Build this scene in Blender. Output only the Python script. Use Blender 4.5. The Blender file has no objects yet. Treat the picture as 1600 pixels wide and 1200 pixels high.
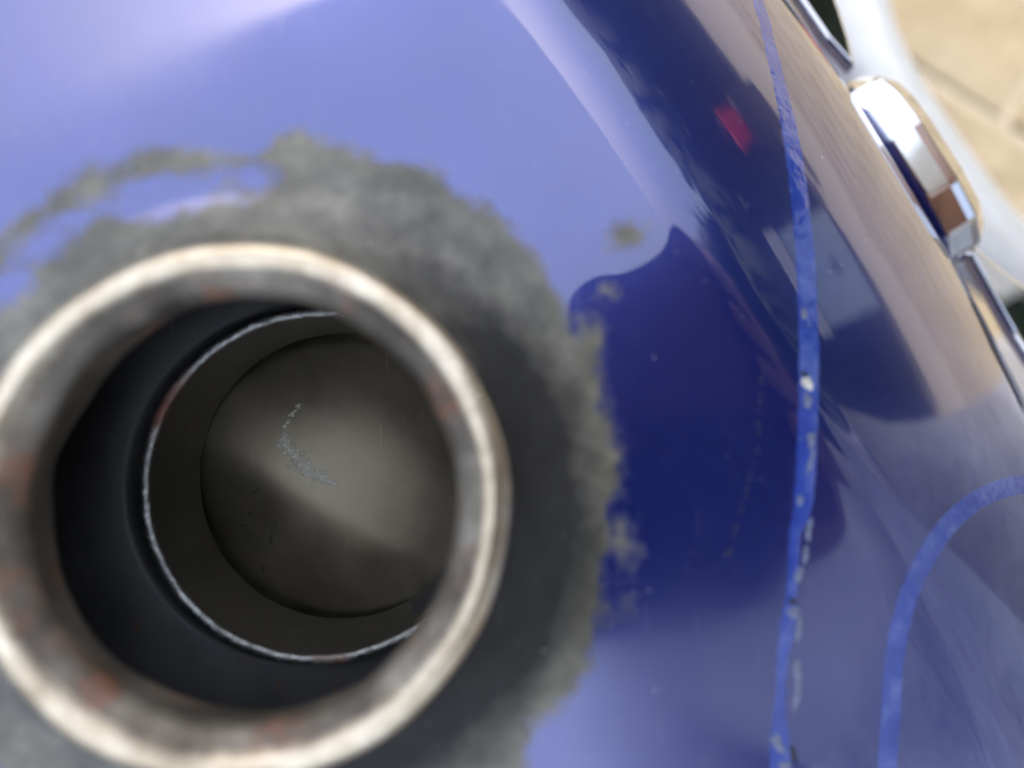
import bpy, bmesh, math, random
import numpy as np
from mathutils import Vector, Matrix
from math import radians as rad

SC = bpy.context.scene
COL = SC.collection
random.seed(7)
rng = np.random.default_rng(7)

# ------------------------------------------------------------------ camera, sky, sun, exposure
CZ = 0.98                       # lens height above the paving (m)
FPX = 1164.0                    # focal length in pixels of a 1600 wide picture
cam = bpy.data.cameras.new('camera')
cam.sensor_width = 36.0
cam.lens = 36.0 * FPX / 1600.0
cam.clip_start = 0.002
cam.clip_end = 200.0
cam.dof.use_dof = True
cam.dof.focus_distance = 0.127
cam.dof.aperture_fstop = 7.0
cam_ob = bpy.data.objects.new('camera', cam)
cam_ob.location = (0, 0, CZ)
COL.objects.link(cam_ob)
SC.camera = cam_ob

SUN_EL, SUN_AZ = 60.0, 94.0     # azimuth counted from +x towards +y
world = bpy.data.worlds.new('World')
SC.world = world
world.use_nodes = True
wn = world.node_tree.nodes
wl = world.node_tree.links
wn.clear()
sky = wn.new('ShaderNodeTexSky')
sky.sky_type = 'NISHITA'
sky.sun_disc = False
sky.sun_elevation = rad(SUN_EL)
sky.sun_rotation = rad(90.0 - SUN_AZ)
sky.air_density = 1.0
sky.dust_density = 5.0
bg = wn.new('ShaderNodeBackground')
bg.inputs['Strength'].default_value = 0.15
wo = wn.new('ShaderNodeOutputWorld')
wl.new(sky.outputs[0], bg.inputs['Color'])
wl.new(bg.outputs[0], wo.inputs['Surface'])

sun = bpy.data.lights.new('sun', 'SUN')
sun.energy = 5.0
sun.angle = rad(0.53)
sun.color = (1.0, 0.95, 0.87)
sun_ob = bpy.data.objects.new('sun', sun)
_sd = Vector((math.cos(rad(SUN_EL)) * math.cos(rad(SUN_AZ)),
              math.cos(rad(SUN_EL)) * math.sin(rad(SUN_AZ)), math.sin(rad(SUN_EL))))
sun_ob.rotation_euler = _sd.to_track_quat('Z', 'Y').to_euler()
sun_ob.location = _sd * 6
COL.objects.link(sun_ob)

SC.render.engine = 'CYCLES'
SC.view_settings.view_transform = 'Standard'
SC.view_settings.look = 'None'
SC.view_settings.exposure = 1.05
SC.view_settings.gamma = 1.0
SC.view_settings.use_curve_mapping = False
SC.cycles.max_bounces = 8
SC.cycles.diffuse_bounces = 4
SC.cycles.glossy_bounces = 6
SC.cycles.use_denoising = True

# ------------------------------------------------------------------ helpers
def mk(name, verts, faces, mat=None, parent=None, smooth=True, origin=None):
    """verts in mm seen from the lens (z down is negative); links ONE mesh object."""
    v = np.asarray(verts, dtype=float) * 0.001
    v[:, 2] += CZ
    return mkm(name, v, faces, mat, parent, smooth, origin)

def mkm(name, v, faces, mat=None, parent=None, smooth=True, origin=None):
    v = np.asarray(v, dtype=float)
    o = Vector(origin) if origin is not None else Vector(v.mean(axis=0))
    me = bpy.data.meshes.new(name)
    me.from_pydata([tuple(p) for p in (v - np.array(o))], [], faces)
    me.update()
    if smooth:
        me.polygons.foreach_set('use_smooth', [True] * len(me.polygons))
    ob = bpy.data.objects.new(name, me)
    COL.objects.link(ob)
    ob.location = o
    if mat:
        me.materials.append(mat)
    if parent:
        bpy_parent(ob, parent)
    return ob

def wloc(o):
    p = Vector(o.location)
    q = o.parent
    while q is not None:
        p = p + Vector(q.location)
        q = q.parent
    return p

def bpy_parent(ob, parent):
    ob.parent = parent
    ob.location = Vector(ob.location) - wloc(parent)

def empty(name, loc):
    e = bpy.data.objects.new(name, None)
    e.location = loc
    e.empty_display_size = 0.02
    COL.objects.link(e)
    return e

def tag(o, label=None, cat=None, group=None, kind=None):
    if label: o['label'] = label
    if cat: o['category'] = cat
    if group: o['group'] = group
    if kind: o['kind'] = kind
    return o

def at(px, py, d):
    """pixel of the 1600x1200 photograph and a depth in mm -> point (mm)."""
    return np.array([(px - 800) / FPX * d, (600 - py) / FPX * d, -d])

def grid_faces(nr, na, closed=True):
    f = []
    m = na if closed else na - 1
    for i in range(nr - 1):
        for j in range(m):
            k = (j + 1) % na
            f.append((i * na + j, i * na + k, (i + 1) * na + k, (i + 1) * na + j))
    return f

def tube(path, rad_fn, n=24, caps=True):
    path = [Vector(p) for p in path]
    vs, fs = [], []
    prev = None
    for i, p in enumerate(path):
        t = (path[min(i + 1, len(path) - 1)] - path[max(i - 1, 0)]).normalized()
        if prev is None:
            a = t.orthogonal().normalized()
        else:
            a = (prev - t * prev.dot(t)).normalized()
        prev = a
        b = t.cross(a)
        r = rad_fn(i / (len(path) - 1)) if callable(rad_fn) else rad_fn
        for k in range(n):
            an = 2 * math.pi * k / n
            vs.append(tuple(p + a * (r * math.cos(an)) + b * (r * math.sin(an))))
    fs = grid_faces(len(path), n)
    if caps:
        fs.append(tuple(range(n))[::-1])
        fs.append(tuple(range((len(path) - 1) * n, len(path) * n)))
    return vs, fs

def catmull(pts, n):
    P = [np.array(p, float) for p in pts]
    P = [2 * P[0] - P[1]] + P + [2 * P[-1] - P[-2]]
    out = []
    for i in range(1, len(P) - 2):
        for k in range(n):
            t = k / n
            a, b, c, d = P[i - 1], P[i], P[i + 1], P[i + 2]
            out.append(0.5 * (2 * b + (c - a) * t + (2 * a - 5 * b + 4 * c - d) * t * t + (3 * b - a - 3 * c + d) * t ** 3))
    out.append(P[-2])
    return out

# ------------------------------------------------------------------ materials
class NT:
    def __init__(self, name):
        self.m = bpy.data.materials.new(name)
        self.m.use_nodes = True
        self.n = self.m.node_tree.nodes
        self.l = self.m.node_tree.links
        self.n.clear()
        self.out = self.n.new('ShaderNodeOutputMaterial')
        self.p = self.n.new('ShaderNodeBsdfPrincipled')
        self.l.new(self.p.outputs[0], self.out.inputs['Surface'])
        self.tc = self.n.new('ShaderNodeTexCoord')
    def set(self, **kw):
        for k, v in kw.items():
            self.inp(k.replace('_', ' '), v)
        return self
    def inp(self, name, v):
        s = self.p.inputs[name]
        if hasattr(v, 'is_output') or isinstance(v, bpy.types.NodeSocket):
            self.l.new(v, s)
        else:
            s.default_value = v
    def map(self, scale=(1, 1, 1), rot=(0, 0, 0), src='Object'):
        m = self.n.new('ShaderNodeMapping')
        m.inputs['Scale'].default_value = scale
        m.inputs['Rotation'].default_value = rot
        self.l.new(self.tc.outputs[src], m.inputs['Vector'])
        return m.outputs[0]
    def noise(self, scale, detail=4, rough=0.5, vec=None, dist=0.0):
        t = self.n.new('ShaderNodeTexNoise')
        t.inputs['Scale'].default_value = scale
        t.inputs['Detail'].default_value = detail
        t.inputs['Roughness'].default_value = rough
        t.inputs['Distortion'].default_value = dist
        self.l.new(vec if vec is not None else self.tc.outputs['Object'], t.inputs['Vector'])
        return t.outputs['Fac']
    def voro(self, scale, feature='F1', vec=None, rnd=1.0):
        t = self.n.new('ShaderNodeTexVoronoi')
        t.feature = feature
        t.inputs['Scale'].default_value = scale
        t.inputs['Randomness'].default_value = rnd
        self.l.new(vec if vec is not None else self.tc.outputs['Object'], t.inputs['Vector'])
        return t.outputs['Distance']
    def ramp(self, fac, stops):
        r = self.n.new('ShaderNodeValToRGB')
        e = r.color_ramp.elements
        while len(e) < len(stops):
            e.new(0.5)
        for el, (p, c) in zip(e, stops):
            el.position = p
            el.color = (c, c, c, 1) if not isinstance(c, tuple) else (*c, 1)
        self.l.new(fac, r.inputs[0])
        return r.outputs[0]
    def mix(self, fac, a, b, blend='MIX'):
        m = self.n.new('ShaderNodeMix')
        m.data_type = 'RGBA'
        m.blend_type = blend
        for s, v in ((m.inputs[0], fac), (m.inputs[6], a), (m.inputs[7], b)):
            if isinstance(v, bpy.types.NodeSocket):
                self.l.new(v, s)
            elif isinstance(v, (int, float)):
                s.default_value = v if s.type == 'VALUE' else (v, v, v, 1)
            else:
                s.default_value = (*v, 1)
        return m.outputs[2]
    def math(self, op, a, b=0.0, c=None):
        m = self.n.new('ShaderNodeMath')
        m.operation = op
        for i, v in enumerate((a, b, c)):
            if v is None:
                continue
            if isinstance(v, bpy.types.NodeSocket):
                self.l.new(v, m.inputs[i])
            else:
                m.inputs[i].default_value = v
        return m.outputs[0]
    def attr(self, name):
        a = self.n.new('ShaderNodeAttribute')
        a.attribute_name = name
        return a.outputs['Fac']
    def bump(self, h, strength, dist):
        b = self.n.new('ShaderNodeBump')
        b.inputs['Strength'].default_value = strength
        b.inputs['Distance'].default_value = dist
        self.l.new(h, b.inputs['Height'])
        self.l.new(b.outputs[0], self.p.inputs['Normal'])
        return self

def simple(name, col, rough=0.5, metal=0.0, var=0.25, scale=40.0, bump=0.0, bdist=0.001):
    t = NT(name)
    n = t.noise(scale, 5, 0.6)
    dark = tuple(c * (1 - var) for c in col)
    light = tuple(min(1, c * (1 + var)) for c in col)
    t.set(Base_Color=t.ramp(n, [(0.3, dark), (0.7, light)]), Metallic=metal,
          Roughness=t.ramp(t.noise(scale * 2.3, 3), [(0.3, rough * 0.8), (0.7, min(1, rough * 1.2))]))
    if bump:
        t.bump(n, bump, bdist)
    return t.m

# paint: dark blue under glossy lacquer; worn to primer round the filler (attribute "bare", in mm)
def paint_material():
    t = NT('blue_tank_paint')
    s = t.attr('bare')
    n1 = t.noise(170.0, 5, 0.62)
    n2 = t.noise(600.0, 3, 0.6)
    wob = t.math('ADD', t.math('MULTIPLY', t.math('SUBTRACT', n1, 0.5), 7.0),
                 t.math('MULTIPLY', t.math('SUBTRACT', n2, 0.5), 2.2))
    edge = t.math('ADD', s, wob)
    fac = t.ramp(t.math('MULTIPLY_ADD', edge, 0.13, 0.5), [(0.36, 0.0), (0.64, 1.0)])
    rim = t.ramp(t.math('MULTIPLY_ADD', edge, 0.1, 0.4), [(0.4, 0.0), (0.52, 1.0), (0.75, 0.0)])
    blue = t.ramp(t.noise(26.0, 4, 0.55), [(0.3, (0.010, 0.026, 0.22)), (0.7, (0.016, 0.038, 0.29))])
    pn = t.math('ADD', t.math('MULTIPLY', t.noise(150.0, 5, 0.65), 0.6), t.math('MULTIPLY', t.noise(45.0, 3, 0.6), 0.4))
    prim = t.ramp(pn, [(0.36, (0.04, 0.036, 0.026)), (0.48, (0.11, 0.101, 0.075)), (0.62, (0.23, 0.213, 0.163))])
    prim = t.mix(t.math('MULTIPLY', rim, 0.2), prim, (0.16, 0.155, 0.09))
    # pale dust specks
    dv = t.voro(420.0)
    dust = t.ramp(dv, [(0.03, 1.0), (0.07, 0.0)])
    dn = t.ramp(t.noise(90.0, 2), [(0.55, 0.0), (0.62, 1.0)])
    dust = t.math('MULTIPLY', dust, dn)
    col = t.mix(fac, blue, prim)
    gr = t.attr('neck_dark')
    gn = t.ramp(t.math('ADD', gr, t.math('MULTIPLY', t.math('SUBTRACT', t.noise(80.0, 5, 0.6), 0.5), 0.9)), [(0.3, 0.0), (0.75, 0.92)])  # darkens the primer close to the neck, broken up by noise
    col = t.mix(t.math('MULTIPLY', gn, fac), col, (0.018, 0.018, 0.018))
    # hairline wiping marks: stretched noise
    sc = t.noise(1.0, 2, 0.5, t.map((2600, 160, 300), (0, 0, rad(58))))
    sc2 = t.noise(1.0, 2, 0.5, t.map((1900, 120, 300), (0, 0, rad(20))))
    scr = t.math('MULTIPLY', t.ramp(sc, [(0.60, 0.0), (0.70, 1.0)]), t.ramp(sc2, [(0.35, 1.0), (0.6, 0.0)]))
    lite = t.math('MAXIMUM', t.math('MULTIPLY', dust, 0.7), t.math('MULTIPLY', scr, 0.07))
    col = t.mix(lite, col, (0.42, 0.43, 0.47))
    met = t.math('MULTIPLY', t.math('SUBTRACT', 1.0, fac), t.math('MULTIPLY', t.math('SUBTRACT', 1.0, lite), 0.60))
    smear = t.noise(14.0, 4, 0.6, None, 1.2)
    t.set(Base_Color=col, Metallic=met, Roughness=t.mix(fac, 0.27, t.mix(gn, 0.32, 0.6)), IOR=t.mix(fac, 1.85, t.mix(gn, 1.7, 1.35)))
    t.inp('Coat Weight', t.math('SUBTRACT', 1.0, fac))
    t.inp('Coat IOR', 2.1)
    film = t.math('MULTIPLY', t.attr('film'), t.ramp(t.noise(60.0, 4, 0.6), [(0.25, 0.5), (0.7, 1.0)]))
    t.inp('Coat Roughness', t.math('ADD', t.math('MULTIPLY', film, 0.22), t.math('ADD', t.ramp(smear, [(0.35, 0.015), (0.7, 0.085)]), t.math('MULTIPLY', scr, 0.12))))
    h = t.noise(70.0, 2)
    t.bump(h, 0.03, 0.0006)
    for lk in list(t.p.inputs['Normal'].links): t.l.new(lk.from_socket, t.p.inputs['Coat Normal'])
    return t.m

def steel_rim_material():
    t = NT('worn_bare_steel')
    n = t.noise(90.0, 7, 0.68)
    n2 = t.noise(70.0, 7, 0.68)
    z = t.n.new('ShaderNodeSeparateXYZ')
    t.l.new(t.tc.outputs['Object'], z.inputs[0])
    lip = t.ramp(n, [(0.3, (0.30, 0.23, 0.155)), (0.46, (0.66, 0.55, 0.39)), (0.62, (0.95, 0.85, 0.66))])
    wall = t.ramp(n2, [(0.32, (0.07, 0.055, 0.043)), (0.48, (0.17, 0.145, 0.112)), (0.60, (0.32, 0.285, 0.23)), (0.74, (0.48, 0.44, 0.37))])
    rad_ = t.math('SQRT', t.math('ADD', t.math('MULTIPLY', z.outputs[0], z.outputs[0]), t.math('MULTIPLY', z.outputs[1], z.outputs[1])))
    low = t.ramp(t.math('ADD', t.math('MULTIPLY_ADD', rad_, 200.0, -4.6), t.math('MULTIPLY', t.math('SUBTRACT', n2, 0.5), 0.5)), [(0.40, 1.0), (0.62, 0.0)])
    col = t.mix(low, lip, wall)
    rust = t.ramp(t.noise(85.0, 8, 0.75), [(0.51, 0.0), (0.61, 0.9)])
    rust = t.math('MULTIPLY', rust, t.math('MULTIPLY_ADD', low, 0.7, 0.3))
    col = t.mix(t.math('MULTIPLY', rust, 0.85), col, (0.27, 0.10, 0.048))
    met = t.math('MULTIPLY', t.mix(low, 1.0, 0.45), t.math('SUBTRACT', 1.0, rust))
    t.set(Base_Color=col, Metallic=met, Roughness=t.mix(low, t.ramp(n, [(0.3, 0.40), (0.65, 0.25)]), 0.45))
    # fine turned rings and nicks
    t.bump(t.noise(210.0, 4, 0.6), 0.2, 0.0006)
    return t.m

def inner_steel(name, a, b, rough, metal, rust_amt=0.6):
    t = NT(name)
    n = t.noise(60.0, 6, 0.65)
    scr = t.noise(1.0, 3, 0.6, t.map((700, 90, 90), (0, 0, rad(35))))
    col = t.ramp(n, [(0.3, a), (0.7, b)])
    col = t.mix(t.ramp(scr, [(0.66, 0.0), (0.76, 0.12)]), col, tuple(min(1, c * 3.5) for c in b))
    rust = t.ramp(t.noise(210.0, 4, 0.6), [(0.66, 0.0), (0.72, 1.0)])
    col = t.mix(t.math('MULTIPLY', rust, rust_amt), col, (0.20, 0.075, 0.035))
    t.set(Base_Color=col, Metallic=metal, Roughness=t.ramp(n, [(0.3, rough * 0.8), (0.7, rough * 1.2)]))
    t.bump(t.noise(180.0, 3, 0.5), 0.08, 0.0005)
    return t.m

def chrome_material(name, rough=0.03, col=0.86):
    t = NT(name)
    n = t.noise(300.0, 4, 0.6)
    t.set(Base_Color=(col, col, col * 0.98, 1), Metallic=1.0,
          Roughness=t.ramp(n, [(0.4, rough), (0.75, rough * 3.0)]))
    t.bump(t.noise(28.0, 2), 0.03, 0.002)
    return t.m

def stripe_material():
    t = NT('pinstripe_enamel')
    n = t.noise(150.0, 5, 0.65)
    t.set(Base_Color=t.ramp(n, [(0.3, (0.026, 0.055, 0.33)), (0.5, (0.04, 0.085, 0.42)), (0.68, (0.12, 0.18, 0.52))]),
          Roughness=t.ramp(n, [(0.4, 0.06), (0.7, 0.25)]), IOR=1.95)
    t.bump(t.noise(420.0, 3), 0.35, 0.0006)
    return t.m

M_paint = paint_material()
M_rim = steel_rim_material()
M_tube = inner_steel('baffle_steel', (0.04, 0.037, 0.034), (0.085, 0.078, 0.07), 0.4, 0.6)
def edge_material():
    t = NT('cut_steel_edge')
    n = t.noise(700.0, 5, 0.6)
    col = t.ramp(n, [(0.3, (0.20, 0.205, 0.20)), (0.7, (0.62, 0.63, 0.60))])
    rust = t.ramp(t.noise(34.0, 4, 0.6), [(0.56, 0.0), (0.62, 0.85)])
    col = t.mix(rust, col, (0.22, 0.07, 0.035))
    t.set(Base_Color=col, Metallic=t.math('SUBTRACT', 0.95, rust), Roughness=t.ramp(n, [(0.3, 0.4), (0.7, 0.22)]))
    t.bump(n, 0.6, 0.0006)
    return t.m
M_edge = edge_material()
M_floor = inner_steel('tank_floor_steel', (0.15, 0.132, 0.095), (0.25, 0.218, 0.155), 0.34, 0.88, 0.1)
M_inside = inner_steel('tank_inside_coating', (0.07, 0.071, 0.074), (0.12, 0.12, 0.122), 0.5, 0.3)
M_crust = simple('pale_crust', (0.92, 0.84, 0.68), 0.7, 0.0, 0.3, 500.0)
M_chrome = chrome_material('polished_chrome')
M_chrome_soft = simple('satin_silver', (0.97, 0.95, 0.86), 0.34, 0.15, 0.06, 60.0)
M_stripe = stripe_material()
M_chip = simple('chipped_lacquer', (0.20, 0.23, 0.33), 0.25, 0.0, 0.3, 800.0, 0.4, 0.0005)
M_dark = simple('dark_pit', (0.03, 0.028, 0.024), 0.8)

# ------------------------------------------------------------------ tank surface
U = np.array([0.846, 0.533]); V = np.array([0.533, -0.846])
U /= np.linalg.norm(U); V /= np.linalg.norm(V)
_ku = np.array([-260, -160, -100, -33, 0, 28.5, 33.5, 53.5, 75, 93, 100, 106, 111, 150.0])
_kt = np.array([-60, -22, -7, 5, 9.5, 13.5, 29.0, 38, 48.3, 59.2, 71, 81, 86, 89.0])
_us = np.arange(-260, 150.01, 0.1)
_th = np.interp(_us, _ku, _kt)
_k = np.exp(-0.5 * (np.arange(-80, 81) / 16.0) ** 2); _k /= _k.sum()
_th = np.convolve(np.pad(_th, 80, mode='edge'), _k, mode='valid')
_zz = -np.concatenate([[0], np.cumsum(np.tan(np.radians((_th[1:] + _th[:-1]) / 2)) * 0.1)])
FC = np.array([-28.7, -13.1])                     # filler axis in plan (mm)
_uf = FC @ U; _vf = FC @ V
_zz = _zz - np.interp(_uf, _us, _zz) - 86.5
RV = 370.0

def H0(x, y):
    u = x * U[0] + y * U[1]
    v = x * V[0] + y * V[1] - _vf
    return np.interp(u, _us, _zz) - v * v / (2 * RV)

def H(x, y):
    r = np.hypot(x - FC[0], y - FC[1])
    t = np.clip((39.0 - r) / 12.0, 0, 1.2)
    return H0(x, y) + 5.2 * t ** 2.3

def surf(px, py):
    """where the view ray through a pixel meets the tank (mm)."""
    lo, hi = 60.0, 60.0
    while hi < 260:
        p = at(px, py, hi)
        if p[2] <= H(p[0], p[1]):
            break
        lo = hi
        hi += 1.0
    for _ in range(30):
        m = (lo + hi) / 2
        p = at(px, py, m)
        if p[2] <= H(p[0], p[1]):
            hi = m
        else:
            lo = m
    return at(px, py, hi)

AX = Vector((80, 65, 1164)).normalized()
TOP = Vector((FC[0], FC[1], -78.0))

def frame(axis):
    a = axis.normalized()
    e1 = Vector((1, 0, 0)); e1 = (e1 - a * e1.dot(a)).normalized()
    return e1, a.cross(e1), a

def lathe(profile, origin, axis=AX, n=160, rfun=None, hfun=None):
    e1, e2, a = frame(axis)
    vs = []
    for (r, h) in profile:
        for k in range(n):
            an = 2 * math.pi * k / n
            rr = r + (rfun(an, r, h) if rfun else 0)
            hh = h + (hfun(an, r, h) if hfun else 0)
            vs.append(tuple(origin + e1 * (rr * math.cos(an)) + e2 * (rr * math.sin(an)) + a * hh))
    return vs, grid_faces(len(profile), n)

# ------------------------------------------------------------------ ground with pavers
M_mortar = simple('sandy_joint', (0.20, 0.175, 0.132), 0.95, 0, 0.25, 60.0, 0.4, 0.003)

def paver_material():
    t = NT('tan_stone_paver')
    oi = t.n.new('ShaderNodeObjectInfo')
    n = t.noise(22.0, 6, 0.65)
    n2 = t.noise(6.0, 3, 0.5)
    col = t.ramp(n, [(0.28, (0.085, 0.068, 0.043)), (0.5, (0.13, 0.108, 0.073)), (0.72, (0.19, 0.162, 0.115))])
    col = t.mix(t.math('MULTIPLY', oi.outputs['Random'], 0.5), col, (0.18, 0.14, 0.085))
    col = t.mix(t.ramp(n2, [(0.45, 0.0), (0.7, 0.4)]), col, (0.15, 0.137, 0.11))
    t.set(Base_Color=col, Roughness=0.85)
    t.bump(n, 0.5, 0.004)
    return t.m
M_paver = paver_material()

G = 14.0
gv, gf = [], []
ng = 57
for i in range(ng):
    for j in range(ng):
        gv.append((-G + 2 * G * i / (ng - 1), -G + 2 * G * j / (ng - 1), 0.012 * math.sin(i * 2.1) * math.sin(j * 1.7) * 0.0))
gf = grid_faces(ng, ng, False)
ground = mkm('ground', gv, gf, M_mortar, None, True, (0, 0, 0))
tag(ground, kind='structure')
pm = bmesh.new()
bmesh.ops.create_cube(pm, size=1.0)
for v in pm.verts:
    v.co.x *= 0.232; v.co.y *= 0.152; v.co.z *= 0.04
bmesh.ops.bevel(pm, geom=list(pm.edges), offset=0.006, segments=2, profile=0.5, affect='EDGES')
pme = bpy.data.meshes.new('paver'); pm.to_mesh(pme); pm.free()
pme.materials.append(M_paver)
ca, sa = math.cos(rad(-32)), math.sin(rad(-32))
for i in range(-2, 12):
    for j in range(-3, 16):
        lx = 0.12 + i * 0.246 + (0.123 if j % 2 else 0)
        ly = -0.45 + j * 0.166
        x = lx * ca - ly * sa; y = lx * sa + ly * ca
        if x < 0.10 or x > 2.3 or y > 2.3 or y < -1.0:
            continue
        o = bpy.data.objects.new('paver', pme)
        COL.objects.link(o)
        o.parent = ground
        o.location = (x, y, -0.013 + random.uniform(-0.002, 0.003))
        o.rotation_euler = (random.uniform(-.006, .006), random.uniform(-.006, .006), rad(-32) + random.uniform(-.012, .012))

# ------------------------------------------------------------------ the motorcycle: fuel tank
bike = empty('motorcycle', (0, 0, 0))
tag(bike, 'dark blue motorcycle with an open worn fuel filler and chrome engine trim', 'motorcycle')

NA = 384
rs = np.concatenate([np.linspace(26.6, 48, 60), np.linspace(48.5, 175, 300), np.linspace(178, 330, 30)])
ang = np.linspace(0, 2 * np.pi, NA, endpoint=False)
RR, AA = np.meshgrid(rs, ang, indexing='ij')
X = FC[0] + RR * np.cos(AA); Y = FC[1] + RR * np.sin(AA)
uu = X * U[0] + Y * U[1]
# the far flank turns vertical: hold the plan width there
ov = np.clip(uu - 112.0, 0, None)
X = X - ov * U[0]; Y = Y - ov * U[1]
Z = H(X, Y) - ov * 1.6
tv = np.stack([X.ravel(), Y.ravel(), Z.ravel()], 1)
tf = grid_faces(len(rs), NA)
tank_origin = (FC[0] * .001, FC[1] * .001, CZ - 0.0865)
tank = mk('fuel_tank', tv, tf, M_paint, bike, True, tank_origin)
tank['label'] = 'glossy dark blue fuel tank worn to grey primer around the filler'

# wear map: signed distance (mm) inside the bare patch
bpx = [(975, 745), (962, 690), (942, 600), (925, 540), (888, 500), (850, 430), (830, 385), (760, 330), (720, 300),
       (650, 255), (560, 240), (480, 207), (430, 215), (400, 245), (330, 240), (225, 238), (150, 268), (65, 315), (0, 365),
       (948, 800), (945, 880), (938, 1000), (905, 1080), (868, 1108), (828, 1130), (815, 1195), (-60, 420)]
bp = []
for q in bpx:
    p = surf(*q)
    bp.append((math.atan2(p[1] - FC[1], p[0] - FC[0]), math.hypot(p[0] - FC[0], p[1] - FC[1])))
bp += [(rad(a), r) for a, r in ((-60, 43), (-90, 42), (-120, 43), (-150, 44), (178, 43), (165, 44))]
bp.sort()
ba = np.array([b[0] for b in bp]); br = np.array([b[1] for b in bp])
ba = np.concatenate([ba - 2 * np.pi, ba, ba + 2 * np.pi]); br = np.tile(br, 3)
a0 = np.arctan2(Y - FC[1], X - FC[0])
s = np.interp(a0, ba, br) - np.hypot(X - FC[0], Y - FC[1])
def blob(px, py, rx, ry, rot, sign):
    global s
    c = surf(px, py); k = -c[2] / FPX
    dx, dy = X - c[0], Y - c[1]
    cr, sr = math.cos(rad(rot)), math.sin(rad(rot))
    a = (dx * cr + dy * sr) / (rx * k); b = (-dx * sr + dy * cr) / (ry * k)
    d = (1 - np.sqrt(a * a + b * b)) * min(rx, ry) * k
    s = np.maximum(s, d) if sign > 0 else np.minimum(s, -d)
blob(275, 300, 115, 34, 14, -1); blob(60, 385, 55, 30, 40, -1); blob(400, 275, 30, 20, 0, -1)
blob(110, 345, 30, 16, 30, -1); blob(20, 440, 40, 25, 50, -1)
blob(985, 365, 24, 15, 20, 1); blob(955, 458, 9, 8, 0, 1); blob(912, 552, 26, 50, 0, 1)
blob(974, 850, 15, 58, 4, 1)
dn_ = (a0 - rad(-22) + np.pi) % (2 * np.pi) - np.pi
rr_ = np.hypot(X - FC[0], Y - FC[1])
dark_ring = np.clip((45 - rr_) / 12.0, 0, 1) * (0.25 + 0.85 * np.exp(-(dn_ / 1.15) ** 2))  # darker primer towards the neck, strongest at its lower right
fm_ = np.zeros_like(X)
for (px_, py_, rr2) in ((1060, 960, 14.0), (1180, 1020, 12.0), (980, 1100, 14.0), (120, 120, 22.0)):
    c_ = surf(px_, py_)
    fm_ = np.maximum(fm_, np.exp(-((X - c_[0]) ** 2 + (Y - c_[1]) ** 2) / (2 * (rr2 * .7) ** 2)))
af_ = tank.data.attributes.new('film', 'FLOAT', 'POINT')
af_.data.foreach_set('value', fm_.ravel().astype(np.float32))
ag_ = tank.data.attributes.new('neck_dark', 'FLOAT', 'POINT')
ag_.data.foreach_set('value', dark_ring.ravel().astype(np.float32))
at_ = tank.data.attributes.new('bare', 'FLOAT', 'POINT')
at_.data.foreach_set('value', s.ravel().astype(np.float32))

# filler neck with its rolled bead
prof = [(29.5, -11.0), (28.6, -8.0), (28.2, -4.5)]
for k in range(0, 25):
    a = rad(-40 + k * (190 / 24))
    prof.append((26.95 + 1.75 * math.cos(a), -1.75 + 1.75 * math.sin(a)))
prof += [(24.2, -1.6), (23.6, -2.3), (23.1, -3.0), (22.9, -3.7), (22.95, -4.4), (23.3, -5.4), (23.8, -7.0), (24.1, -8.6), (24.3, -10.2), (24.6, -10.7), (25.1, -10.8), (25.5, -10.4), (25.7, -8.5)]
def neck_h(an, r, h):
    if h > -7.5: return 0.0
    d = (an - rad(146) + math.pi) % (2 * math.pi) - math.pi
    return (-2.2 * math.exp(-(d / 0.35) ** 2) + 0.25 * math.sin(7 * an) + 0.18 * math.sin(13 * an + 1)) * min(1, (-7.5 - h) / 2) if r < 25.8 else 0.0
def neck_r(an, r, h):
    return 0.10 * math.sin(5 * an + 0.7) + 0.07 * math.sin(11 * an)
nv, nf = lathe(prof, TOP, AX, 220, neck_r, neck_h)
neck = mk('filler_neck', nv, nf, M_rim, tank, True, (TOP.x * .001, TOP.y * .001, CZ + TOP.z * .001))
neck['label'] = 'bare steel filler neck with a rolled, rust-flecked rim'

# inside of the tank: shell, baffle tube, floor
TC = Vector(at(503, 756, 107.4))
shell_prof = [(25.9, -8.5), (27, -10.6), (40, -12.5), (56, -15), (61, -20), (62, -30), (60, -36), (50, -37.5), (38, -36.6), (27.5, -35.5), (26.0, -36.5), (25.9, -54)]
sv, sf = lathe(shell_prof, TOP, AX, 96)
shell = mk('tank_lining', sv, sf, M_inside, tank, True)

tube_prof_out = [(25.5, -22.0), (25.5, -12), (25.5, -2), (25.45, -0.4)]
tube_prof_in = [(24.55, -0.4), (24.5, -2), (24.45, -8), (24.45, -15), (24.5, -21.6)]
lip_prof = [(25.6, -0.45), (25.56, -0.12), (25.4, 0.02), (24.6, 0.04), (24.40, -0.1), (24.36, -0.5)]
def tr(an, r, h):
    return 0.06 * math.sin(3 * an + 1) + 0.035 * math.sin(17 * an) + 0.02 * math.sin(41 * an + 2)
v1, f1 = lathe(tube_prof_out, TC, AX, 200, tr)
v2, f2 = lathe(tube_prof_in, TC, AX, 200, tr)
f2 = [tuple(i + len(v1) for i in q) for q in f2]
baffle = mk('baffle_tube', v1 + v2, f1 + f2, M_tube, tank, True)
lv, lf = lathe(lip_prof, TC, AX, 260, lambda an, r, h: tr(an, r, h) + random.uniform(-.02, .02), lambda an, r, h: random.uniform(-.025, .025))
lip = mk('baffle_tube_edge', lv, lf, M_edge, tank, True)

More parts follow.
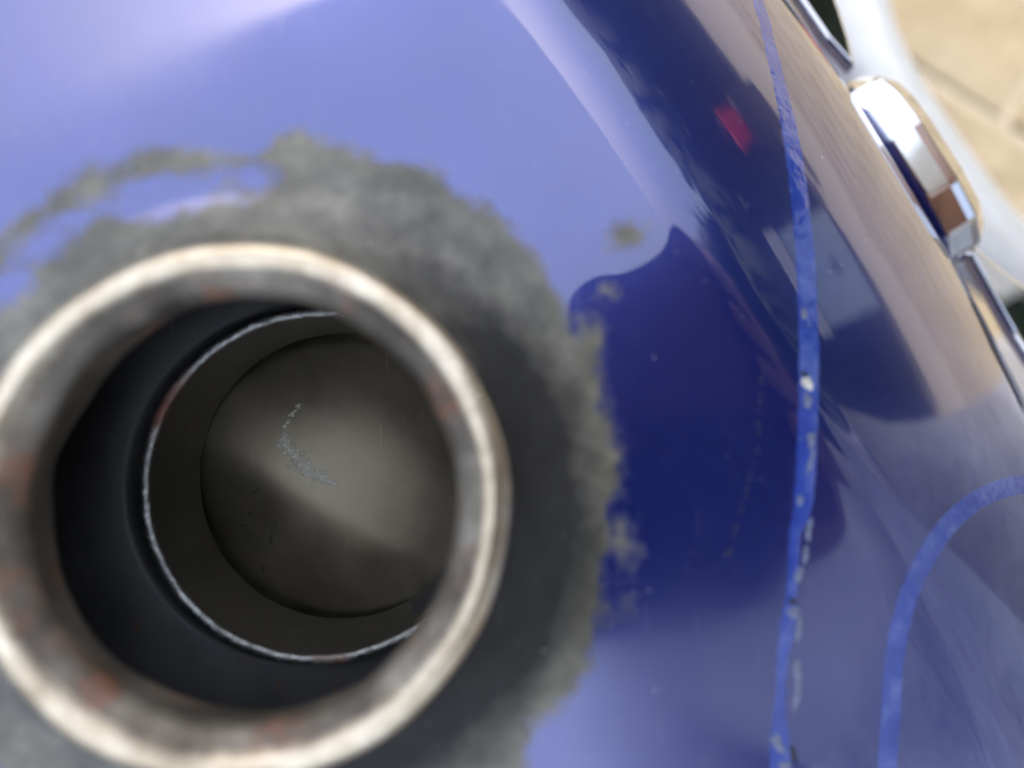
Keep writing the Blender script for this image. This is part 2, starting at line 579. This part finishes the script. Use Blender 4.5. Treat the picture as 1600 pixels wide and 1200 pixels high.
FCN = Vector(at(530, 741, 128.8))
e1, e2, ea = frame(AX)
fv, ff = [], []
NF, NFA = 60, 120
def floor_h(x, y):
    # shallow dished floor with a pressed fold running across it
    q = (x * math.sin(rad(30)) + y * math.cos(rad(30))) + 5.5
    t = (x * math.cos(rad(30)) - y * math.sin(rad(30)))
    return -math.sqrt(q * q + 5.0) * 0.125 - 0.0010 * q * q - 0.0012 * t * t + 0.6
for i in range(NF):
    r = 0.05 + 25.6 * i / (NF - 1)
    for j in range(NFA):
        an = 2 * math.pi * j / NFA
        x, y = r * math.cos(an), r * math.sin(an)
        p = FCN + e1 * x + e2 * y + ea * floor_h(x, y)
        fv.append(tuple(p))
ff = grid_faces(NF, NFA) + [tuple(range(NFA))[::-1]]
floor = mk('tank_floor', fv, ff, M_floor, tank, True)
floor['label'] = 'dull grey steel tank floor seen through the filler'

def floor_pt(px, py):
    d = 128.8
    for _ in range(12):
        p = Vector(at(px, py, d)) - FCN
        x, y, h = p.dot(e1), p.dot(e2), p.dot(ea)
        d += (h - floor_h(x, y))
    return Vector(at(px, py, d))

# crusty pale deposit on the floor: one lumpy trail
cpath = catmull([(470, 632, 0), (452, 655, 0), (443, 680, 0), (455, 705, 0), (475, 728, 0), (500, 745, 0), (524, 757, 0)], 14)
cv, cf = [], []
def lump(c, r, up):
    b = bmesh.new()
    bmesh.ops.create_icosphere(b, subdivisions=1, radius=1.0)
    base = len(cv)
    for v in b.verts:
        q = v.co * random.uniform(0.6, 1.2)
        cv.append(tuple(c + Vector((q.x * r, q.y * r, q.z * r * 0.6))))
    for f in b.faces:
        cf.append(tuple(base + v.index for v in f.verts))
    b.free()
for i, p in enumerate(cpath):
    t = i / (len(cpath) - 1)
    w = 3 + 13 * max(0, math.sin(math.pi * min(1, max(0, (t - .25) / .7))))
    for k in range(3 if t < .35 else 8):
        if t < .35 and random.random() < .45: continue
        q = floor_pt(p[0] + random.gauss(0, w * .45), p[1] + random.gauss(0, w * .45))
        lump(q, random.uniform(0.09, 0.34), ea)
crust = mk('crust_deposit', cv, cf, M_crust, tank, False)
crust['label'] = 'pale crusty residue stuck to the tank floor'
crust['kind'] = 'stuff'
# dark stains by the crust: small pits
pv, pf = [], []
def dpatch(px, py, rx, ry, rot, store):
    vs_, fs_ = store
    base = len(vs_)
    n = 14
    c = floor_pt(px, py)
    vs_.append(tuple(c + ea * 0.05))
    for k in range(n):
        an = 2 * math.pi * k / n
        j = random.uniform(.55, 1.2)
        x, y = rx * j * math.cos(an), ry * j * math.sin(an)
        cr, sr = math.cos(rad(rot)), math.sin(rad(rot))
        vs_.append(tuple(floor_pt(px + x * cr - y * sr, py + x * sr + y * cr) + ea * 0.04))
    for k in range(n):
        fs_.append((base, base + 1 + k, base + 1 + (k + 1) % n))
for a in ((386, 840, 4, 15, 12), (402, 850, 9, 3, -20), (423, 842, 3, 15, 8), (392, 803, 7, 3, -40), (398, 768, 10, 1.6, -35), (411, 888, 3, 5, 0),
          (380, 822, 9, 2.5, 10), (429, 818, 2.5, 6, 0)):
    dpatch(*a, (pv, pf))
M_stain = simple('sooty_stain', (0.075, 0.068, 0.052), 0.6, 0.3)
stain = mk('dark_stain', pv, pf, M_stain, tank, False)

# ------------------------------------------------------------------ pinstripes (thin enamel ribbons lying on the lacquer)
def nrm(p):
    e = 0.2
    gx = (H(p[0] + e, p[1]) - H(p[0] - e, p[1])) / (2 * e); gy = (H(p[0], p[1] + e) - H(p[0], p[1] - e)) / (2 * e)
    return np.array([-gx, -gy, 1]) / math.sqrt(1 + gx * gx + gy * gy)
def ribbon(pts, width, jag=0.12, lift=0.02, gaps=()):
    """pts: pixel centre line; width in px on the picture -> raised ribbon with a ragged edge."""
    path = catmull([(a, b, w) for a, b, w in pts], 26)
    vs, fs = [], []
    nL = nR = 0.0
    for i, p in enumerate(path):
        q = path[min(i + 1, len(path) - 1)] - path[max(i - 1, 0)]
        t = q[:2] / np.hypot(*q[:2]); m = np.array([-t[1], t[0]])
        nL = nL * .75 + random.gauss(0, jag) * width * .25; nR = nR * .75 + random.gauss(0, jag) * width * .25
        w = p[2] * 0.56
        row = []
        for k, f in enumerate((-1, -0.8, -0.35, 0.35, 0.8, 1)):
            off = f * w + (nL if f < 0 else nR)
            c = surf(p[0] + m[0] * off, p[1] + m[1] * off)
            row.append(tuple(c + nrm(c) * (lift if abs(f) < .9 else 0.004)))
        vs += row
    return vs, grid_faces(len(path), 6, False)
line_a = [(1172, -40, 13), (1196, 40, 15), (1215, 120, 17), (1235, 210, 22), (1248, 300, 24), (1258, 400, 26), (1263, 500, 27), (1264, 590, 27),
          (1262, 660, 27), (1259, 740, 27)]
line_b = [(1259, 740, 27), (1253, 800, 25), (1243, 830, 16), (1240, 880, 14), (1236, 930, 15), (1231, 980, 20), (1223, 1030, 15), (1219, 1090, 14), (1219, 1130, 22), (1219, 1180, 28), (1218, 1240, 30)]
for k, ln in enumerate((line_a + line_b[1:],)):
    rv, rf = ribbon(ln, 26, 0.05)
    ps = mk('pinstripe', rv, rf, M_stripe, tank, True)
    ps['label'] = 'long chipped bright blue pinstripe running down the tank side'
rv, rf = ribbon([(1680, 752, 25), (1610, 756, 26), (1565, 764, 27), (1520, 785, 27), (1478, 825, 27), (1445, 875, 27), (1420, 930, 27), (1405, 985, 27), (1396, 1045, 27), (1392, 1110, 27), (1388, 1170, 26), (1384, 1250, 26)], 26, 0.05)
ps2 = mk('pinstripe', rv, rf, M_stripe, tank, True)
ps2['label'] = 'curved blue pinstripe bending off the right edge'
# flaked chips along the stripe
def chip(px, py, rx, ry, rot, mat, lift=0.03, n=11):
    vs = []
    cr, sr = math.cos(rad(rot)), math.sin(rad(rot))
    c = surf(px, py)
    vs.append(tuple(c + nrm(c) * (lift + .03)))
    for ring, l in ((0.7, lift + .03), (1.0, 0.01)):
        random.seed(int(px * 7 + py))
        for k in range(n):
            an = 2 * math.pi * k / n
            j = random.uniform(.6, 1.25) * ring
            x, y = rx * j * math.cos(an), ry * j * math.sin(an)
            q = surf(px + x * cr - y * sr, py + x * sr + y * cr)
            vs.append(tuple(q + nrm(q) * l))
    fs = [(0, 1 + k, 1 + (k + 1) % n) for k in range(n)] + [(1 + k, 1 + n + k, 1 + n + (k + 1) % n, 1 + (k + 1) % n) for k in range(n)]
    return mk('paint_chip', vs, fs, mat, tank, True)
chips = [(1262, 598, 9, 13, -35, 1), (1257, 585, 7, 4, 30, 2), (1268, 688, 7, 15, 0, 0), (1267, 722, 5, 22, 12, 0), (1262, 625, 8, 14, -20, 0),
         (1250, 783, 6, 9, 20, 0), (1264, 830, 5, 22, 8, 0), (1258, 868, 5, 18, 10, 0), (1247, 900, 7, 16, 22, 0), (1238, 940, 8, 6, 0, 2),
         (1240, 958, 10, 11, 30, 0), (1248, 985, 6, 22, 5, 0), (1246, 1050, 7, 24, 3, 0), (1245, 1090, 6, 22, 6, 0), (1216, 1165, 9, 20, -25, 0), (1226, 1196, 13, 8, 0, 0),
         (1240, 1180, 4, 16, -10, 2), (1257, 492, 6, 10, -10, 0)]
for c in chips:
    chip(*c[:5], (M_chip, M_crust, M_dark)[c[5]])

# dust grains lying on the lacquer
dvs, dfs = [], []
for k in range(110):
    q = surf(random.uniform(20, 1420), random.uniform(0, 1190))
    if math.hypot(q[0] - FC[0], q[1] - FC[1]) < 31: continue
    m_ = nrm(q); r_ = random.choice((.03, .04, .05, .06, .1))
    b0 = len(dvs)
    for (ax_, ay_, az_) in ((1, 0, .2), (0, 1, .3), (-1, 0, .2), (0, -1, .3), (.1, .1, 1), (0, 0, -.3)):
        j_ = random.uniform(.7, 1.5)
        dvs.append((q[0] + ax_ * r_ * j_, q[1] + ay_ * r_ * j_, q[2] + az_ * r_ * .6))
    dfs += [(b0 + i_, b0 + (i_ + 1) % 4, b0 + 4) for i_ in range(4)] + [(b0 + (i_ + 1) % 4, b0 + i_, b0 + 5) for i_ in range(4)]
dst = mk('dust_grains', dvs, dfs, M_crust, tank, False)
dst['kind'] = 'stuff'

# faint row of scuffs in the lacquer left of the stripe
M_scuff = simple('scuffed_lacquer', (0.035, 0.032, 0.055), 0.45, 0, .3, 900.0)
for k, p in enumerate(catmull([(1192, 575, 0), (1188, 640, 0), (1182, 700, 0), (1170, 760, 0), (1152, 820, 0), (1138, 870, 0)], 6)):
    if k % 4 == 3: continue
    o_ = chip(p[0] + random.uniform(-3, 3), p[1] + random.uniform(-4, 4), random.uniform(1.5, 3), random.uniform(3, 7), random.uniform(-20, 40), M_scuff, 0.01, 7)
    o_.name = 'scuff_mark'

# ------------------------------------------------------------------ chrome trim beyond the tank edge
A3 = Vector((U[0], U[1], -0.06)).normalized()
L3 = Vector((V[0], V[1], 0))
cap_top = Vector(at(1494, 214, 171.0))
RL, RZ = 25.5, 15.0
Z3 = A3.cross(L3); Z3 = Z3 if Z3.z > 0 else -Z3
cap_c = cap_top - Z3 * RZ + L3 * 1.0
# profile along the axis (inset from the outline, height): wall, chamfer, face
cp = [(3.0, -14.5), (0.7, -14.2), (0.1, -13.6), (0.0, -13), (-.1, -7.5), (0.0, -5.4), (0.12, -5.0), (0.4, -4.6), (3.3, -0.6), (3.7, -0.15), (4.4, 0), (7, .3), (14.8, .6)]
cv_, cf_ = [], []
half = [(-26, -15), (-25.6, -9.5), (-22.5, -3.6), (-17, -1.0), (-9, 0.0), (7, 0.2), (17.5, -1.1), (23, -4.2), (25.6, -10), (26, -15)]
outl = []
for i, p in enumerate(half):           # each corner rounded by three points
    if i in (0, len(half) - 1):
        outl.append(p); continue
    a_, b_, c_ = np.array(half[i - 1], float), np.array(p, float), np.array(half[i + 1], float)
    e0 = b_ + (a_ - b_) / np.linalg.norm(a_ - b_) * .8; e2 = b_ + (c_ - b_) / np.linalg.norm(c_ - b_) * .8
    outl += [tuple(e0), tuple(.25 * e0 + .5 * b_ + .25 * e2), tuple(e2)]
outl += [(24, -24), (0, -27), (-24, -24)]
nC = len(outl)
for (ins, h) in cp:
    k_ = 1 - ins / 15.0 * .98
    for (l, z_) in outl:
        cv_.append(tuple(cap_c + L3 * (l * (1 - ins / 26.0 * .98)) + Z3 * (RZ - 15 + 15 + (z_ + 15) * k_ - 15 + 0) + A3 * h))
cf_ = grid_faces(len(cp), nC)
cap = mk('chrome_cap', cv_, cf_, M_chrome, bike, False)
cap['label'] = 'thick rounded chrome cap poking out beyond the tank edge'

def slab(name, poly, depth, thick, mat, bevel, slope=0.0):
    b = bmesh.new()
    top = []
    for k, (px, py) in enumerate(poly):
        p = at(px, py, depth)
        u = p[0] * U[0] + p[1] * U[1]
        top.append(b.verts.new((p[0], p[1], p[2] - slope * (u - 100))))
    f = b.faces.new(top)
    r = bmesh.ops.extrude_face_region(b, geom=[f])
    for v in [g for g in r['geom'] if isinstance(g, bmesh.types.BMVert)]:
        v.co.z -= thick
    bmesh.ops.recalc_face_normals(b, faces=b.faces)
    bmesh.ops.bevel(b, geom=list(b.edges), offset=bevel, segments=3, profile=0.5, affect='EDGES')
    b.verts.index_update()
    vs = [tuple(v.co) for v in b.verts]; fs = [tuple(v.index for v in f.verts) for f in b.faces]
    b.free()
    return mk(name, vs, fs, mat, bike, False)
w1 = slab('chrome_cover', [(1150, -160), (1240, -40), (1304, 50), (1352, 96), (1347, 40), (1336, -10), (1318, -80), (1290, -160)], 172, 5, M_chrome, 1.1, 0.5)
w1['label'] = 'dark-reflecting chrome cover tapering to a point above the chrome cap'
w2 = slab('chrome_cover', [(1528, 374), (1546, 370), (1592, 402), (1655, 440), (1740, 490), (1780, 640), (1670, 620), (1604, 520)], 174, 5, M_chrome, 1.3, 0.5)
w2['label'] = 'bevelled chrome cover widening below the chrome cap'

pp = catmull([at(1262, -330, 330), at(1297, -120, 325), at(1320, 20, 320), at(1362, 135, 318), at(1445, 262, 320), at(1538, 380, 325), at(1670, 475, 335), at(1900, 570, 350)], 14)
ev, ef = tube(pp, 17.0, 48)
pipe = mk('exhaust_pipe', ev, ef, M_chrome_soft, bike, True)
pipe['label'] = 'bright chrome pipe, out of focus, curving behind the chrome cap'

# ------------------------------------------------------------------ surroundings mirrored in the lacquer
def fabric(name, col, trans):
    t = NT(name)
    d = t.n.new('ShaderNodeBsdfDiffuse'); tr_ = t.n.new('ShaderNodeBsdfTranslucent'); mx = t.n.new('ShaderNodeMixShader')
    c = t.ramp(t.noise(3.0, 4), [(0.3, tuple(x * .92 for x in col)), (0.7, col)])
    t.l.new(c, d.inputs[0]); t.l.new(c, tr_.inputs[0])
    mx.inputs[0].default_value = trans
    t.l.new(d.outputs[0], mx.inputs[1]); t.l.new(tr_.outputs[0], mx.inputs[2]); t.l.new(mx.outputs[0], t.out.inputs['Surface'])
    return t.m
M_canvas = fabric('pale_canvas', (0.45, 0.52, 0.65), 0.62)
M_post = simple('grey_post', (0.25, 0.25, 0.26), 0.4, 0.5)
AW_U0, AW_U1, AW_V0, AW_V1, AW_Z = -2.4, 1.07, -1.25, 2.0, 1.95
awn = empty('patio_awning', (0, 0, 0))
tag(awn, 'pale canvas patio awning overhead, mirrored in the blue tank', 'awning')
av = []
nu, nv2 = 24, 24
for i in range(nu):
    for j in range(nv2):
        u = AW_U0 + (AW_U1 - AW_U0) * i / (nu - 1); v = AW_V0 + (AW_V1 - AW_V0) * j / (nv2 - 1)
        sag = 0.06 * math.sin(math.pi * i / (nu - 1)) * math.sin(math.pi * j / (nv2 - 1))
        av.append((u * U[0] + v * V[0], u * U[1] + v * V[1], AW_Z + 0.12 * (AW_U1 - u) / 4 - sag))
canvas = mkm('canvas', av, grid_faces(nu, nv2, False), M_canvas, awn)
for u, v in ((AW_U0, AW_V0), (AW_U0, AW_V1), (AW_U1, AW_V0), (AW_U1, AW_V1)):
    x, y = u * U[0] + v * V[0], u * U[1] + v * V[1]
    h = AW_Z + 0.12 * (AW_U1 - u) / 4
    tvs, tfs = tube([(x, y, 0), (x, y, 0.06), (x, y, 0.061), (x, y, h - .01)], lambda t: 0.06 if t < .4 else 0.028, 12)
    mkm('post', tvs, tfs, M_post, awn)

# dark hedge standing around the patio
M_leaf = simple('dark_leaves', (0.022, 0.034, 0.018), 0.85, 0, 0.5, 8.0)
def hedge(u0, v0, u1, v1, h, label, seed):
    r = np.random.default_rng(seed)
    e = empty('hedge', (0, 0, 0))
    tag(e, label, 'hedge', 'hedges round the patio')
    n = 3600
    t = r.random(n); dz = r.random(n) ** 0.8
    hh = h * (0.86 + 0.14 * np.sin(t * 31 + seed) * np.sin(t * 13))
    base = np.stack([u0 + (u1 - u0) * t, v0 + (v1 - v0) * t], 1)
    off = r.normal(0, .22, (n, 2))
    uv = base + off
    P = np.stack([uv[:, 0] * U[0] + uv[:, 1] * V[0], uv[:, 0] * U[1] + uv[:, 1] * V[1], dz * hh + r.normal(0, .05, n) + .05], 1)
    vs, fs = [], []
    for p in P:
        d1 = r.normal(0, 1, 3); d1 /= np.linalg.norm(d1); d2 = np.cross(d1, r.normal(0, 1, 3)); d2 /= np.linalg.norm(d2)
        L = r.uniform(.06, .16); W = L * .45
        b = len(vs)
        vs += [p - d1 * L, p + d2 * W, p + d1 * L, p - d2 * W]
        fs.append((b, b + 1, b + 2, b + 3))
    lf = mkm('foliage', vs, fs, M_leaf, e, False)
    lf['kind'] = 'stuff'
    # woody core
    m = 26
    cvs = []
    for i in range(m):
        t = i / (m - 1)
        u, v = u0 + (u1 - u0) * t, v0 + (v1 - v0) * t
        nx, ny = -(v1 - v0), (u1 - u0)
        ln = math.hypot(nx, ny); nx /= ln; ny /= ln
        for (o_, z_) in ((-.25, 0), (-.22, h * .6), (0, h * .97), (.22, h * .6), (.25, 0)):
            a, b_ = u + nx * o_, v + ny * o_
            cvs.append((a * U[0] + b_ * V[0], a * U[1] + b_ * V[1], z_ * (1 + .06 * math.sin(i * 1.9))))
    mkm('branches', cvs, grid_faces(m, 5, False), M_leaf, e)
hedge(4.6, -6.0, 4.6, 5.5, 2.1, 'tall dark hedge on the sunny side, mirrored along the tank edge', 3)
hedge(5.3, -0.25, 5.3, 4.6, 4.0, 'tallest dark hedge, added behind the cabinet to darken the reflection beside the pinstripe', 9)  # unseen, added to block the bright sky mirrored beside the pinstripe
hedge(-6.0, -5.6, 4.2, -5.6, 1.2, 'low dark hedge mirrored in the far corner of the tank', 5)

# pale cabinet and a red bucket on a dark crate, mirrored in the dark band
def box(name, x0, x1, y0, y1, z0, z1, c, az, mat, parent, bev=.01):
    b = bmesh.new(); bmesh.ops.create_cube(b, size=1.0)
    for v in b.verts: v.co = Vector(((x0 + x1) / 2 + v.co.x * (x1 - x0), (y0 + y1) / 2 + v.co.y * (y1 - y0), (z0 + z1) / 2 + v.co.z * (z1 - z0)))
    bmesh.ops.bevel(b, geom=list(b.edges), offset=bev, segments=2, profile=0.5, affect='EDGES')
    R_ = Matrix.Rotation(rad(az), 3, 'Z')
    b.verts.index_update()
    o = mkm(name, [tuple(R_ @ v.co + Vector(c)) for v in b.verts], [tuple(v.index for v in f.verts) for f in b.faces], mat, parent, False)
    b.free(); return o
M_teal = simple('pale_teal_paint', (0.55, 0.67, 0.70), 0.4, 0, .06, 5.0)
M_white = simple('white_top', (0.82, 0.82, 0.80), 0.4, 0, .04, 6.0)
M_red = simple('red_plastic', (0.95, 0.05, 0.03), 0.35, 0, .1, 9.0)
M_crate = simple('dark_crate_wood', (0.05, 0.045, 0.04), 0.7, 0, .3, 14.0)
cc = (3.7, 1.75, 0)
cab = empty('garden_cabinet', cc)
tag(cab, 'pale teal garden cabinet with white top, mirrored in the tank', 'cabinet')
box('carcass', -.2, .2, -.34, .34, .05, 1.0, cc, 27, M_teal, cab)
box('top', -.23, .23, -.38, .38, 1.003, 1.18, cc, 27, M_white, cab)
for sg in (-1, 1):
    d_ = box('door', -.222, -.203, sg * .17 - .158, sg * .17 + .158, .09, .96, cc, 27, M_teal, cab, .004)
    box('handle', -.245, -.224, sg * .03 - .008, sg * .03 + .008, .36, .48, cc, 27, M_crate, d_, .003)
kc = (2.75, 2.35, 0)
crate = empty('wooden_crate', kc)
tag(crate, 'dark wooden crate carrying a red bucket, mirrored in the tank', 'crate')
for k in range(4):
    box('slat', -.16, .16, -.17, -.15, .02 + k * .115, .12 + k * .115, kc, 40, M_crate, crate, .004)
    box('slat', -.16, .16, .15, .17, .02 + k * .115, .12 + k * .115, kc, 40, M_crate, crate, .004)
    box('slat', -.18, -.162, -.145, .145, .02 + k * .115, .12 + k * .115, kc, 40, M_crate, crate, .004)
    box('slat', .162, .18, -.145, .145, .02 + k * .115, .12 + k * .115, kc, 40, M_crate, crate, .004)
box('board', -.158, .158, -.148, .148, .455, .475, kc, 40, M_crate, crate, .004)
bk = empty('red_bucket', (kc[0], kc[1], .477))
tag(bk, 'red plastic bucket standing on the dark crate, mirrored in the tank', 'bucket')
bv, bf = [], []
for (r, h) in ((.002, .004), (.075, .0), (.08, .01), (.105, .19), (.115, .195), (.115, .21), (.103, .21), (.10, .19), (.074, .012), (.002, .012)):
    for k in range(32):
        an = 2 * math.pi * k / 32
        bv.append((kc[0] + 1.3 * r * math.cos(an), kc[1] + 1.3 * r * math.sin(an), .477 + 1.3 * h))
mkm('bucket_body', bv, grid_faces(10, 32), M_red, bk)
hv, hf = tube([(kc[0] + .146 * math.cos(a_), kc[1] + .02, .735 + .12 * math.sin(a_)) for a_ in np.linspace(0, math.pi, 15)], .004, 8)
mkm('bail_handle', hv, hf, M_post, bk)

# photographer holding a phone above the tank
M_skin = simple('skin', (0.34, 0.19, 0.15), 0.5, 0, 0.1, 30.0)
M_shirt = simple('grey_shirt', (0.74, 0.75, 0.78), 0.9, 0, 0.35, 7.0, 0.8, 0.05)
M_trouser = simple('light_grey_trousers', (0.66, 0.66, 0.68), 0.9, 0, 0.3, 9.0, 0.8, 0.04)
M_hair = simple('dark_hair', (0.03, 0.022, 0.018), 0.6, 0, 0.3, 60.0)
M_phone = simple('black_phone_glass', (0.02, 0.02, 0.022), 0.25)
M_hand_shape = simple('dark_hand_shape', (0.11, 0.05, 0.06), 0.5, 0, .2, 30.0)  # for the added sheet that mirrors as the hand
M_shoe = simple('shoe', (0.05, 0.05, 0.05), 0.7)

def skin_body(name, nodes, edges, mat, parent, root=0, sub=2):
    me = bpy.data.meshes.new(name)
    me.from_pydata([n[0] for n in nodes], edges, [])
    ob = bpy.data.objects.new(name, me)
    COL.objects.link(ob)
    ob.parent = parent
    ob.modifiers.new('skin', 'SKIN')
    bm = bmesh.new(); bm.from_mesh(me)
    ly = bm.verts.layers.skin.verify()
    bm.verts.ensure_lookup_table()
    for v, n in zip(bm.verts, nodes):
        r = n[1]
        v[ly].radius = (r, r) if not isinstance(r, tuple) else r
        v[ly].use_root = (v.index == root)
    bm.to_mesh(me); bm.free()
    ob.modifiers['skin'].use_smooth_shade = True
    m = ob.modifiers.new('sub', 'SUBSURF'); m.levels = sub; m.render_levels = sub
    me.materials.append(mat)
    return ob

PO = Vector((0.43, -0.13, 0))
person = empty('person', PO)
tag(person, 'person in a grey shirt leaning over the tank with a phone', 'person')
def W(x, y, z): return (x / 1000 - PO.x, y / 1000 - PO.y, CZ + z / 1000)      # mm from the lens -> person frame
body = [((.02, 0, .95), (.12, .085)), ((0, 0, 1.10), (.125, .09)), ((-.03, 0, 1.27), (.135, .095)), ((-.07, 0, 1.40), (.125, .08)), ((-.105, 0, 1.48), .06), ((-.13, 0, 1.53), .052), ((-.17, 0, 1.60), .083), ((-.18, 0, 1.68), .088)]
bed = [(i, i + 1) for i in range(7)]
def chain(start, pts):
    k = start
    for p in pts:
        body.append(p); bed.append((k, len(body) - 1)); k = len(body) - 1
    return k
e = chain(3, [((-.07, .20, 1.40), .06), ((.02, .40, 1.19), .046), ((-.07, .28, 1.10), .042), (W(292, 60, 55), .03)])
p0 = chain(e, [(W(250, 30, 38), .036)])
p1 = chain(p0, [(W(214, 24, 28), .042)])
for i, (yy, l, x0) in enumerate(((80, 52, 200), (54, 62, 204), (28, 58, 204), (4, 44, 200))):
    chain(p1, [(W(x0, yy, 14), .0125), (W(x0 - l * .5, yy + 3, 2), .012), (W(x0 - l * .85, yy + 1, -4), .0108), (W(x0 - l * 1.15, yy, -4), .009)])
chain(p0, [(W(226, -18, 36), .017), (W(192, -46, 26), .014), (W(160, -54, 21), .011)])
chain(3, [((-.07, -.20, 1.40), .06), ((-.04, -.27, 1.17), .045), ((-.08, -.27, .98), .036), ((-.10, -.26, .90), .027), ((-.12, -.26, .83), .032), ((-.13, -.26, .76), .014)])
LEG = len(body)
for sg in (1, -1):
    chain(0, [((.02, sg * .10, .88), .085), ((.02, sg * .11, .50), .058), ((.06, sg * .12, .10), .04), ((0, sg * .12, .045), .036), ((-.09, sg * .12, .035), .03)])
skin_body('body', body, bed, M_skin, person)
def grow(n, k=1.12, a=.012):
    r = n[1] if isinstance(n[1], tuple) else (n[1], n[1])
    return (n[0], (r[0] * k + a, r[1] * k + a))
sh = [((.02, 0, .90), (.19, .14))] + [grow(body[i], 1.4, .015) for i in range(1, 4)] + [((-.09, 0, 1.455), .085)]
se = [(0, 1), (1, 2), (2, 3), (3, 4)]
for sg in (1, -1):
    k = len(sh)
    sh += [((-.07, sg * .20, 1.40), .08), ((-.02, .30, 1.295) if sg > 0 else (-.04, -.265, 1.17), .064)] + ([((.01, .375, 1.215), .06), ((.018, .395, 1.195), .056)] if sg > 0 else [((-.07, -.27, 1.0), .054), ((-.095, -.262, .915), .042)])
    se += [(3, k), (k, k + 1), (k + 1, k + 2), (k + 2, k + 3)]
skin_body('shirt', sh, se, M_shirt, person)
tr_n = [((.02, 0, .97), (.165, .125))] + [grow(body[LEG + i]) for i in (0, 1, 2, 5, 6, 7)]
skin_body('trousers', tr_n, [(0, 1), (1, 2), (2, 3), (0, 4), (4, 5), (5, 6)], M_trouser, person)
skin_body('hair', [((-.13, 0, 1.66), .075), ((-.16, 0, 1.725), .082), ((-.205, 0, 1.735), .07)], [(0, 1), (1, 2)], M_hair, person)
for sg in (1, -1):
    skin_body('shoe', [((.08, sg * .12, .055), .05), ((-.01, sg * .12, .052), .048), ((-.11, sg * .12, .042), .038), ((-.16, sg * .12, .035), .028)], [(0, 1), (1, 2), (2, 3)], M_shoe, person)
b = bmesh.new(); bmesh.ops.create_cube(b, size=1.0)
for v in b.verts: v.co = Vector((v.co.x * 162, v.co.y * 77, v.co.z * 8))
bmesh.ops.bevel(b, geom=[e for e in b.edges if abs(e.verts[0].co.z - e.verts[1].co.z) > 1], offset=11, segments=6, profile=0.5, affect='EDGES')
bmesh.ops.bevel(b, geom=list(b.edges), offset=1.2, segments=2, profile=0.5, affect='EDGES')
b.verts.index_update()
ph = mk('phone', [tuple(v.co + Vector((67, -32, 9.5))) for v in b.verts], [tuple(v.index for v in f.verts) for f in b.faces], M_phone, None, False)
b.free()
tag(ph, 'black phone with an added dark hand-shaped sheet, mirrored in the blue paint', 'phone')
# added flat sheet, lobed so its dark reflection reads as the hand
fo = catmull([(52, -34, 0), (50, 0, 0), (47, 30, 0), (51, 46, 0), (61, 55, 0), (75, 59, 0), (90, 68, 0), (103, 84, 0), (118, 94, 0), (136, 98, 0), (152, 94, 0),
              (166, 84, 0), (175, 62, 0), (180, 30, 0), (180, -34, 0), (120, -36, 0)], 5)
fo = fo[:-1]
nfo = len(fo)
fvs, ffs = [], []
for (zz, kk) in ((2.0, .96), (0.2, 1.0), (2.2, 1.0), (3.6, .96)):
    for p in fo:
        x_, y_ = 116 + (p[0] - 116) * kk, 36 + (p[1] - 36) * kk
        fvs.append((x_, y_, 3.0 + zz + 2.2 * math.sin(x_ * .07 + y_ * .05) + 0.04 * max(0, y_)))
ffs = grid_faces(4, nfo) + [tuple(range(nfo))[::-1], tuple(range(3 * nfo, 4 * nfo))]
fl = mk('hand_silhouette', fvs, ffs, M_hand_shape, ph, False)
